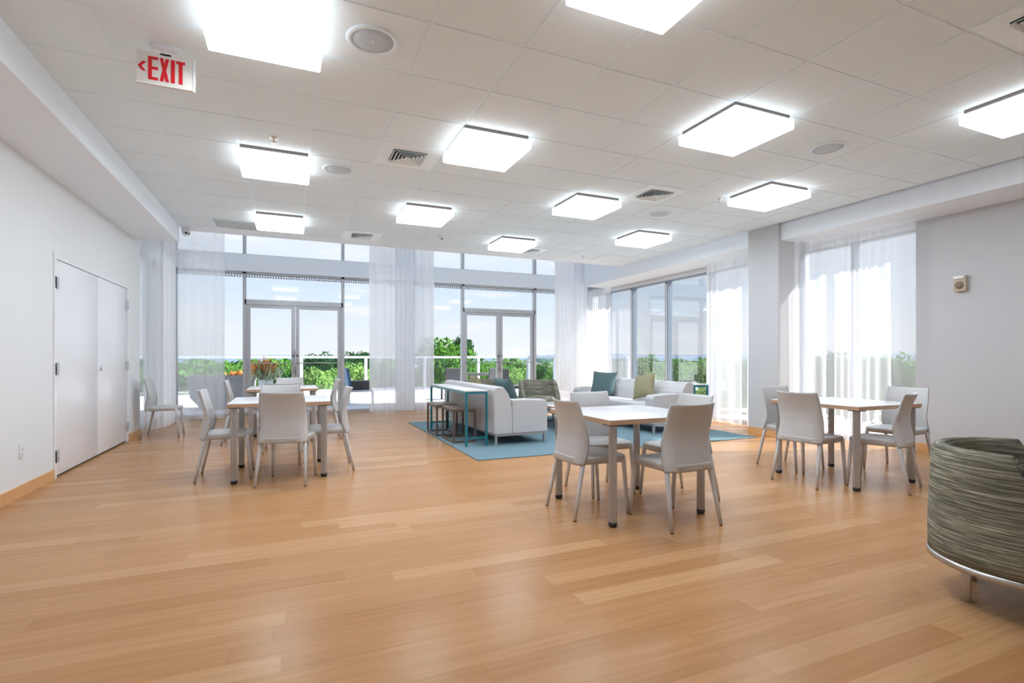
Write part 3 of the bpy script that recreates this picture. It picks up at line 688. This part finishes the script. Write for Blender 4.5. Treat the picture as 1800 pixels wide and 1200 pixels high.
cushion((2.87, 8.2, .69), (0, math.radians(70), -.1), 'cush_o', 'olive pillow on the near sofa, toward its far end')
cushion((5.51, 8.42, .70), (.10, math.radians(-68), .55), 'cush_t', 'dark slate-teal pillow at the far end of the sofa by the window', s=.48)
cushion((5.49, 7.16, .715), (-.5, math.radians(-64), .70), 'cush_o', 'olive gold pillow at the near end of the sofa by the window', s=.43)
def make_console(name, lx, ly, h, t_, m_frame, m_top, lab, cat, grp, rails='ends', top_t=.016):
    t = thing(name, lab, cat, (0, 0, 0), 0, grp)
    obj('tabletop', B(0, lx, 0, ly, h-top_t, h, bev=.0015), m_top, t)
    f = B(0, lx, 0, t_, h-top_t-t_, h-top_t).box(0, lx, ly-t_, ly, h-top_t-t_, h-top_t).box(0, t_, t_, ly-t_, h-top_t-t_, h-top_t).box(lx-t_, lx, t_, ly-t_, h-top_t-t_, h-top_t)
    obj('apron', f, m_frame, t)
    for x in (0, lx-t_):
        for y in (0, ly-t_): obj('leg', B(x, x+t_, y, y+t_, 0, h-top_t-t_), m_frame, t)
    if rails == 'ends': r = B(t_, lx-t_, .004, t_-.004, .10, .10+t_*.8).box(t_, lx-t_, ly-t_+.004, ly-.004, .10, .10+t_*.8)
    else: r = B(t_, lx-t_, 0, t_, 0, t_).box(t_, lx-t_, ly-t_, ly, 0, t_).box(0, t_, t_, ly-t_, 0, t_).box(lx-t_, lx, t_, ly-t_, 0, t_)
    obj('stretcher', r, m_frame, t)
    return t
cs = make_console('console_table', .31, 1.89, .745, .028, 'teal', 'lam', 'teal-framed console table with a pale top behind the near sofa', 'console table', 'teal console tables')
cs.location = (2.128, 6.54, RZ)
dup(cs, 'teal-framed console table behind the sofa by the far right window', (6.08, 6.62, RZ))
ns = make_console('nesting_table', .335, .585, .475, .026, 'brown', 'wood', 'brown-framed low table under the teal console, the nearer of the pair', 'side table', 'brown low tables under the console', rails='base', top_t=.02)
ns.location = (2.055, 6.875, RZ); dup(ns, 'brown-framed low table under the teal console, the farther of the pair', (2.007, 7.59, RZ))
ct = make_console('coffee_table', .85, 1.15, .40, .03, 'steel', 'lam', 'low coffee table with a pale top between the two sofas', 'coffee table', None, rails='base', top_t=.035)
ct.location = (3.86, 7.05, RZ)
e = B(-.001, .851, -.001, 0, .366, .398).box(-.001, .851, 1.15, 1.151, .366, .398).box(-.001, 0, 0, 1.15, .366, .398).box(.85, .851, 0, 1.15, .366, .398)
obj('edge_band', e, 'edge', ct)

# barrel armchairs
def make_armchair():
    "local: opening towards +y"
    t = thing('barrel_armchair', '', 'armchair', (0, 0, 0), 0, 'striped barrel armchairs')
    def span(z): return math.radians(lerp([(.2, 122), (.30, 118), (.45, 106), (.60, 93), (.70, 86), (.745, 81), (.78, 79)], z))
    def rad(z): return lerp([(.2, .400), (.35, .402), (.6, .392), (.75, .384)], z)
    na = 60; cols = []
    prof_o = [(.215, 0), (.26, 0), (.32, 0), (.40, 0), (.48, 0), (.56, 0), (.64, 0), (.70, 0), (.735, .003), (.752, .012), (.760, .028)]
    prof_i = [(.760, .046), (.752, .062), (.735, .070), (.68, .072), (.58, .074), (.46, .078), (.34, .08), (.215, .08)]
    rows = []
    for z, ins in prof_o+prof_i:
        A = span(z); r = rad(z)-ins; row = []
        for k in range(na+1):
            q = 2*k/na-1; a = -pi/2+A*q
            row.append((r*math.cos(a), r*math.sin(a), z))
        rows.append(row)
    m = MB().grid(rows, True); n1 = na+1; R = len(rows)
    for col in (0, na):
        for k in range(len(prof_o)-1):
            i, j = k, R-1-k
            if j-1 > i: 
                f = (k*n1+col, (k+1)*n1+col, max(R-2-k, k+1)*n1+col, (R-1-k)*n1+col)
                f = tuple(dict.fromkeys(f))
                if len(f) > 2: m.f.append(f); m.sm.append(False)
    m.f += [(k, k+1, (R-1)*n1+k+1, (R-1)*n1+k) for k in range(na)]; m.sm += [False]*na
    obj('shell', m, 'stripe', t)
    # piped seam along the front edges
    for q in (-1, 1):
        pts = []
        for z in (.72, .66, .58, .5, .42, .34, .26, .22):
            a = -pi/2+(span(z)-.012)*q; r = rad(z)+.001; pts.append((r*math.cos(a), r*math.sin(a), z))
        obj('piping', MB().tube(pts, .004, 6), 'rubber', t)
    # seat: round at the back, bowed front
    def seat_out(s):
        return [((.312*s*math.cos(a)), (.312 if math.sin(a) < 0 else .37)*s*math.sin(a)+.015, 0) for a in [2*pi*k/48 for k in range(48)]]
    rows = []
    for s, z in ((.02, .462), (.4, .461), (.75, .455), (.93, .44), (1, .41), (1, .33), (.98, .225), (.5, .22), (.02, .22)):
        rows.append([(x, y, z) for x, y, _ in seat_out(s)])
    obj('seat_cushion', MB().grid(rows, True, True), 'stripe', t)
    rr = []
    for r, z in ((.398, .216), (.404, .214), (.404, .186), (.396, .184), (.30, .184), (.30, .216)):
        rr.append([(r*math.cos(2*pi*k/64), r*math.sin(2*pi*k/64), z) for k in range(64)])
    obj('base_ring', MB().grid(rr, True, True), 'steel', t)
    for a in (53.3, 126.7, 233.3, 306.7):
        x, y = .29*math.cos(math.radians(a)), .29*math.sin(math.radians(a))
        obj('leg', B(x-.019, x+.019, y-.019, y+.019, 0, .19, bev=.002), 'steel', t)
    return t
ac = make_armchair(); ac.location = (3.31, 1.31, 0); ac.rotation_euler = (0, 0, math.radians(-69-90)); ac['label'] = 'grey-green striped barrel armchair on steel legs in the right foreground'
dup(ac, 'striped barrel armchair at the far end of the rug, fully in view', (4.30, 8.75, RZ), pi)
dup(ac, 'striped barrel armchair at the far end of the rug, mostly hidden behind the near sofa', (3.43, 9.37, RZ), pi+.1)

# ------------------------------------------------------------------ terrace and landscape
TZ = -.03
dk = MB()
for i in range(-14, 10):
    for j in range(0, 10): dk.box(i*.9+.004, i*.9+.896, 12.3+j*.75+.004, 12.3+j*.75+.746, TZ-.04, TZ)
dk.box(-14, 9.5, 12.05, 20, TZ-.3, TZ-.012)
struct('terrace_deck', dk, 'paver', 'pale paved roof terrace outside the glass doors')
YR = 19.6; XRR = 9.1
def railing(name, a, b, lab, npost):
    t = thing(name, lab, 'railing'); a = Vector(a); b = Vector(b); d = (b-a); L = d.length; d.normalize(); n = Vector((-d.y, d.x))
    def seg(p, q, w_, z0, z1):
        v = [(*(e_+n*s*w_/2), z) for z in (z0, z1) for e_, s in ((p, -1), (q, -1), (q, 1), (p, 1))]
        return v, [(3, 2, 1, 0), (4, 5, 6, 7), (0, 1, 5, 4), (1, 2, 6, 5), (2, 3, 7, 6), (3, 0, 4, 7)]
    obj('top_rail', MB().add(*seg(a, b, .09, 1.17, 1.25)), 'rail', t)
    obj('bottom_rail', MB().add(*seg(a, b, .06, TZ+.02, TZ+.09)), 'rail', t)
    for k in range(npost+1):
        p = a+d*L*k/npost; obj('post', MB().add(*seg(p-d*.05, p+d*.05, .1, TZ, 1.18)), 'rail', t)
    for k in range(npost):
        p = a+d*(L*k/npost+.08); q = a+d*(L*(k+1)/npost-.08); obj('glass_panel', MB().add(*seg(p, q, .012, TZ+.09, 1.17)), 'glass_rail', t)
p_post = at(530, (YR)/(CY_-SY*(530-900)/FPX))
railing('glass_railing', (p_post.x, YR), (XRR, YR), 'glass terrace railing with pale rail beyond the glass doors, right of its white corner post', 4)
railing('glass_railing', (-13, YR+.6), (p_post.x, YR+.6), 'glass terrace railing behind the orange flowers', 2)
railing('glass_railing', (XRR, YR-.12), (XRR, 12.6), 'glass side railing of the terrace seen through the right glass door', 3)
# planter with flowers
def leafcloud(n, rx, ry, rz_, size, seed, clumps=12, up=0):
    rnd = random.Random(seed); m = MB(); cl = []
    for _ in range(clumps):
        while True:
            p = Vector((rnd.uniform(-1, 1), rnd.uniform(-1, 1), rnd.uniform(-1, 1)))
            if p.length < .78: break
        cl.append((p, rnd.uniform(.28, .5)))
    for _ in range(n):
        c, r = rnd.choice(cl); d = Vector((rnd.gauss(0, 1), rnd.gauss(0, 1), rnd.gauss(0, 1))).normalized()
        p = c+d*r*rnd.uniform(.6, 1)
        nn = (d+Vector((rnd.gauss(0, .5), rnd.gauss(0, .5), rnd.gauss(0, .5)+up))).normalized(); a = nn.orthogonal().normalized(); b = nn.cross(a)
        th = rnd.uniform(0, pi); a, b = a*math.cos(th)+b*math.sin(th), -a*math.sin(th)+b*math.cos(th); s = size*rnd.uniform(.6, 1.25)
        P = Vector((p.x*rx, p.y*ry, p.z*rz_))
        m.add([P-a*s, P-b*s*.55, P+a*s, P+b*s*.55], [(0, 1, 2, 3)])
    return m
v0 = 12.6
pl = thing('concrete_planter', 'long grey concrete planter on the terrace outside the left glass doors', 'planter', at(415, v0)-Vector((0, 0, CAMH-TZ)))
def w_at(px, v): return at(px, v).x
x0_, x1_ = -.98, .44
obj('trough', MB().prism([(x0_+.3, 0), (x1_-.3, 0), (x1_-.06, .3), (x1_, .80), (x0_, .80), (x0_+.06, .3)], 'y', -.35, .35), 'conc', pl, bevel=.02)
obj('soil', B(x0_+.08, x1_-.08, -.28, .28, .795, .803), 'bark', pl)
def spiky(cx, cy, z, n, L, seed):
    rnd = random.Random(seed); m = MB()
    for _ in range(n):
        a = rnd.uniform(0, 2*pi); el = rnd.uniform(.5, 1.45); d = Vector((math.cos(a)*math.cos(el), math.sin(a)*math.cos(el), math.sin(el))); l = L*rnd.uniform(.6, 1.1)
        s = d.cross(Vector((0, 0, 1))).normalized()*.018; b = Vector((cx+rnd.gauss(0, .1), cy+rnd.gauss(0, .1), z))
        m.add([b-s, b+s, b+d*l*.6+s*1.3, b+d*l, b+d*l*.6-s*1.3], [(0, 1, 2, 3, 4)])
    return m
obj('orange_flowers', spiky(.02, 0, .78, 36, .16, 3).add(*(lambda q: (q.v, q.f))(spiky(.40, .05, .78, 70, .30, 4))), 'leafd', pl, fix=False)
vp = thing('flower_pot', 'white tapered pot with pale spiky leaves in front of the concrete planter', 'flower pot', at(467, 12.2)-Vector((0, 0, CAMH-TZ)))
obj('pot', MB().lathe([(.12, 0), (.17, .74), (.155, .74), (.145, .70)], 4), 'plast', vp, bevel=.01)
obj('spiky_plant', spiky(0, 0, .70, 150, .42, 8), 'leafe', vp, fix=False); obj('orange_bloom', spiky(-.06, .02, .85, 90, .42, 9), 'leafd', vp, fix=False)
# terrace chairs
def terrace_chair():
    t = thing('terrace_chair', '', 'outdoor chair', (0, 0, 0), 0, 'dark wicker terrace chairs')
    obj('seat', B(-.25, .25, -.25, .25, .38, .45, bev=.02), 'wick', t); obj('backrest', MB().prism([(-.25, .42), (-.21, .42), (-.27, .92), (-.32, .92)], 'x', -.25, .25), 'wick', t, bevel=.015)
    for x in (-.225, .225):
        for y in (-.225, .225): obj('leg', B(x-.025, x+.025, y-.025, y+.025, 0, .40), 'wick', t)
    return t
def floor_at(px, v): p = at(px, v); return (p.x, p.y, TZ)
oc = terrace_chair(); oc.location = floor_at(793, 15.2); oc.rotation_euler = (0, 0, .0); oc['label'] = 'dark wicker terrace chair seen left of the right glass door'
dup(oc, 'dark wicker terrace chair seen through the left leaf of the right glass door', floor_at(862, 15.6), .25)
dup(oc, 'dark wicker terrace chair in profile through the right leaf of the right glass door', floor_at(899, 14.2), -1.35)
ot = make_console('terrace_table', 1.0, 1.0, .72, .05, 'wick', 'wick', 'dark square terrace table between the wicker chairs', 'outdoor table', None); p = floor_at(830, 16.2); ot.location = p
ls = thing('lounge_chair', 'pale framed terrace lounge chair with dark seat and blue back behind the left glass door', 'outdoor chair', floor_at(630, 13.6), .1)
f = MB()
for x in (-.3, .3):
    for y in (-.3, .3): f.box(x-.025, x+.025, y-.025, y+.025, 0, .36)
    f.box(x-.025, x+.025, -.3, .3, .33, .38)
f.box(-.3, .3, -.32, -.27, .33, .38).box(-.3, .3, .27, .32, .33, .38)
obj('frame', f, 'alu_lt', ls); obj('seat_cushion', B(-.28, .30, -.28, .28, .38, .62, bev=.03), 'wick', ls)
obj('backrest', MB().prism([(-.29, .5), (-.22, .5), (-.30, .95), (-.37, .95)], 'y', -.28, .28), 'navy', ls, bevel=.015)

# ground, forest, trees, hills
GZ = -10
g = MB(); g.add([(-900, 22, GZ), (1200, -300, GZ), (1500, 1500, GZ), (-900, 1500, GZ)], [(0, 1, 2, 3)])
gr = struct('bounce_ground', g, 'soil', 'ground far below the terrace, made pale to bounce sunlight')  # little-seen ground, kept pale grey to reflect sun up into the room
# unseen mass added overhead to shade the near terrace, then the terrace slab
struct('upper_shade_block', B(-2.6, 7.75, Y0, 12.2, 5.32, 6.4), 'conc', 'unseen upper storey block added to shade the near terrace')
struct('roof_edge', B(-14, 9.5, 12.05, 20, TZ-1.2, TZ-.31), 'conc', 'concrete edge of the terrace slab')
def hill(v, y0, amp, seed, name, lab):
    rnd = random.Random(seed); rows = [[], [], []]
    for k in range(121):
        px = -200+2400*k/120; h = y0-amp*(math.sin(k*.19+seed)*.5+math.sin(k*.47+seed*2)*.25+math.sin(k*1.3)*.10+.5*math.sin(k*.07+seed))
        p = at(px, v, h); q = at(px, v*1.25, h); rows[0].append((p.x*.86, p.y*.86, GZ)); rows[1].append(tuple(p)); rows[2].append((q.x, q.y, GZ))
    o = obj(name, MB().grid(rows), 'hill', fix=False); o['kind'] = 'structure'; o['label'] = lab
hill(900, 624.5, 4.0, 2, 'hills', 'wooded hills on the horizon, tinted blue for distance haze')
crowns = {}
def crown(kind, seed, n=5200, size=.075):
    k = (kind, seed)
    if k not in crowns: crowns[k] = leafcloud(n, 1, 1, 1, size, seed, 26)
    return crowns[k]
def tree(px, v, ytop, wpx, kind, seed, lab, hfrac=.62):
    R = wpx/2/FPX*v; top = at(px, v, ytop); ht = top.z-GZ; cz = min(R*1.25, ht*.5)
    t = thing('tree', lab, 'tree', (top.x, top.y, GZ), seed*1.3, 'trees beyond the terrace')
    cr_ = obj('crown', crown(kind, seed % 3), kind, t, fix=False); cr_.scale = (R*1.05, R*1.05, cz); cr_.location = (0, 0, ht-cz*.98)
    obj('trunk', MB().tube([(0, 0, 0), (.1, .05, ht*.4), (0, 0, ht-cz)], [R*.12, R*.09, R*.06], 8), 'bark', t)
tree(785, 30, 583, 105, 'leafa', 1, 'tall round oak left of the right glass door')
tree(806, 40, 586, 55, 'leafb', 2, 'darker crown at the right shoulder of the tall oak')
tree(560, 27, 640, 70, 'leafc', 3, 'pale feathery tree outside the right leaf of the left glass door')
tree(622, 25, 630, 66, 'leafc', 4, 'pale tree beside the wide middle curtain, outside')
tree(590, 33, 643, 60, 'leafc', 5, 'small pale tree between the two pale trees at the left door')
tree(556, 60, 613, 66, 'leafb', 6, 'dark tree rising over the rail at the left door')
tree(600, 74, 612, 60, 'leafb', 7, 'dark tree behind the right jamb of the left door')
tree(636, 55, 614, 34, 'leafb', 8, 'slim dark tree by the edge of the middle curtain')
tree(505, 34, 646, 70, 'leafb', 9, 'bushy tree behind the white flower pot'); tree(415, 40, 632, 60, 'leafa', 10, 'green tree behind the concrete planter'); tree(460, 44, 634, 60, 'leafa', 11, 'green tree behind the orange flowers')
tree(860, 38, 634, 70, 'leafa', 12, 'green tree behind the left leaf of the right door'); tree(905, 30, 640, 60, 'leafc', 13, 'light tree behind the right leaf of the right door')
tree(945, 36, 622, 40, 'leafb', 14, 'narrow dark tree at the right edge of the right door')
tree(990, 40, 630, 60, 'leafa', 15, 'tree seen through the curtain by the corner')
for i, (px, v, yt, wp, kd, lb) in enumerate((
    (1090, 36, 622, 60, 'leafb', 'dark tree in the first pane of the far right window'), (1140, 30, 618, 66, 'leafa', 'round tree in the second pane of the far right window'), (1128, 24, 648, 50, 'leafc', 'pale low tree in the second pane of the far right window'),
    (1190, 32, 626, 66, 'leafa', 'green tree in the third pane of the far right window'), (1232, 28, 628, 60, 'leafc', 'yellow-green tree in the third pane of the far right window'), (1205, 22, 664, 60, 'leafc', 'low bright shrubby tree above the teal console'),
    (1285, 30, 626, 70, 'leafa', 'tree dimly seen through the curtain beside the column'), (1420, 26, 612, 100, 'leafb', 'tree dimly seen at left through the broad near curtain'), (1500, 31, 606, 110, 'leafb', 'tree dimly seen at the middle of the broad near curtain'), (1585, 22, 612, 110, 'leafa', 'tree dimly seen at right through the broad near curtain'))):
    tree(px, v, yt, wp, kd, 20+i, lb)
# forest canopy to the horizon: one uncountable mass
rnd = random.Random(11); fm = MB()
for k in range(330):
    v = 100*(1.0+rnd.random()**1.5*4); px = rnd.uniform(100, 1800)
    R = rnd.uniform(4.5, 7.5)*(1+v/500); zt = rnd.uniform(-1.6, .55)-(.8 if v < 60 else 0)
    c = at(px, v); q = leafcloud(210, R, R, R*.8, 1.5, k, 8)
    fm.add([(x+c.x, y+c.y, z+zt-R*.7) for x, y, z in [(a*1, b*1, d*1) for a, b, d in q.v]], q.f)
# enlarge leaves with distance so the mass stays closed
fo = obj('tree_canopy', fm, 'leafa', fix=False); tag(fo, 'wide green forest canopy stretching to the hills', 'forest', kind='stuff')
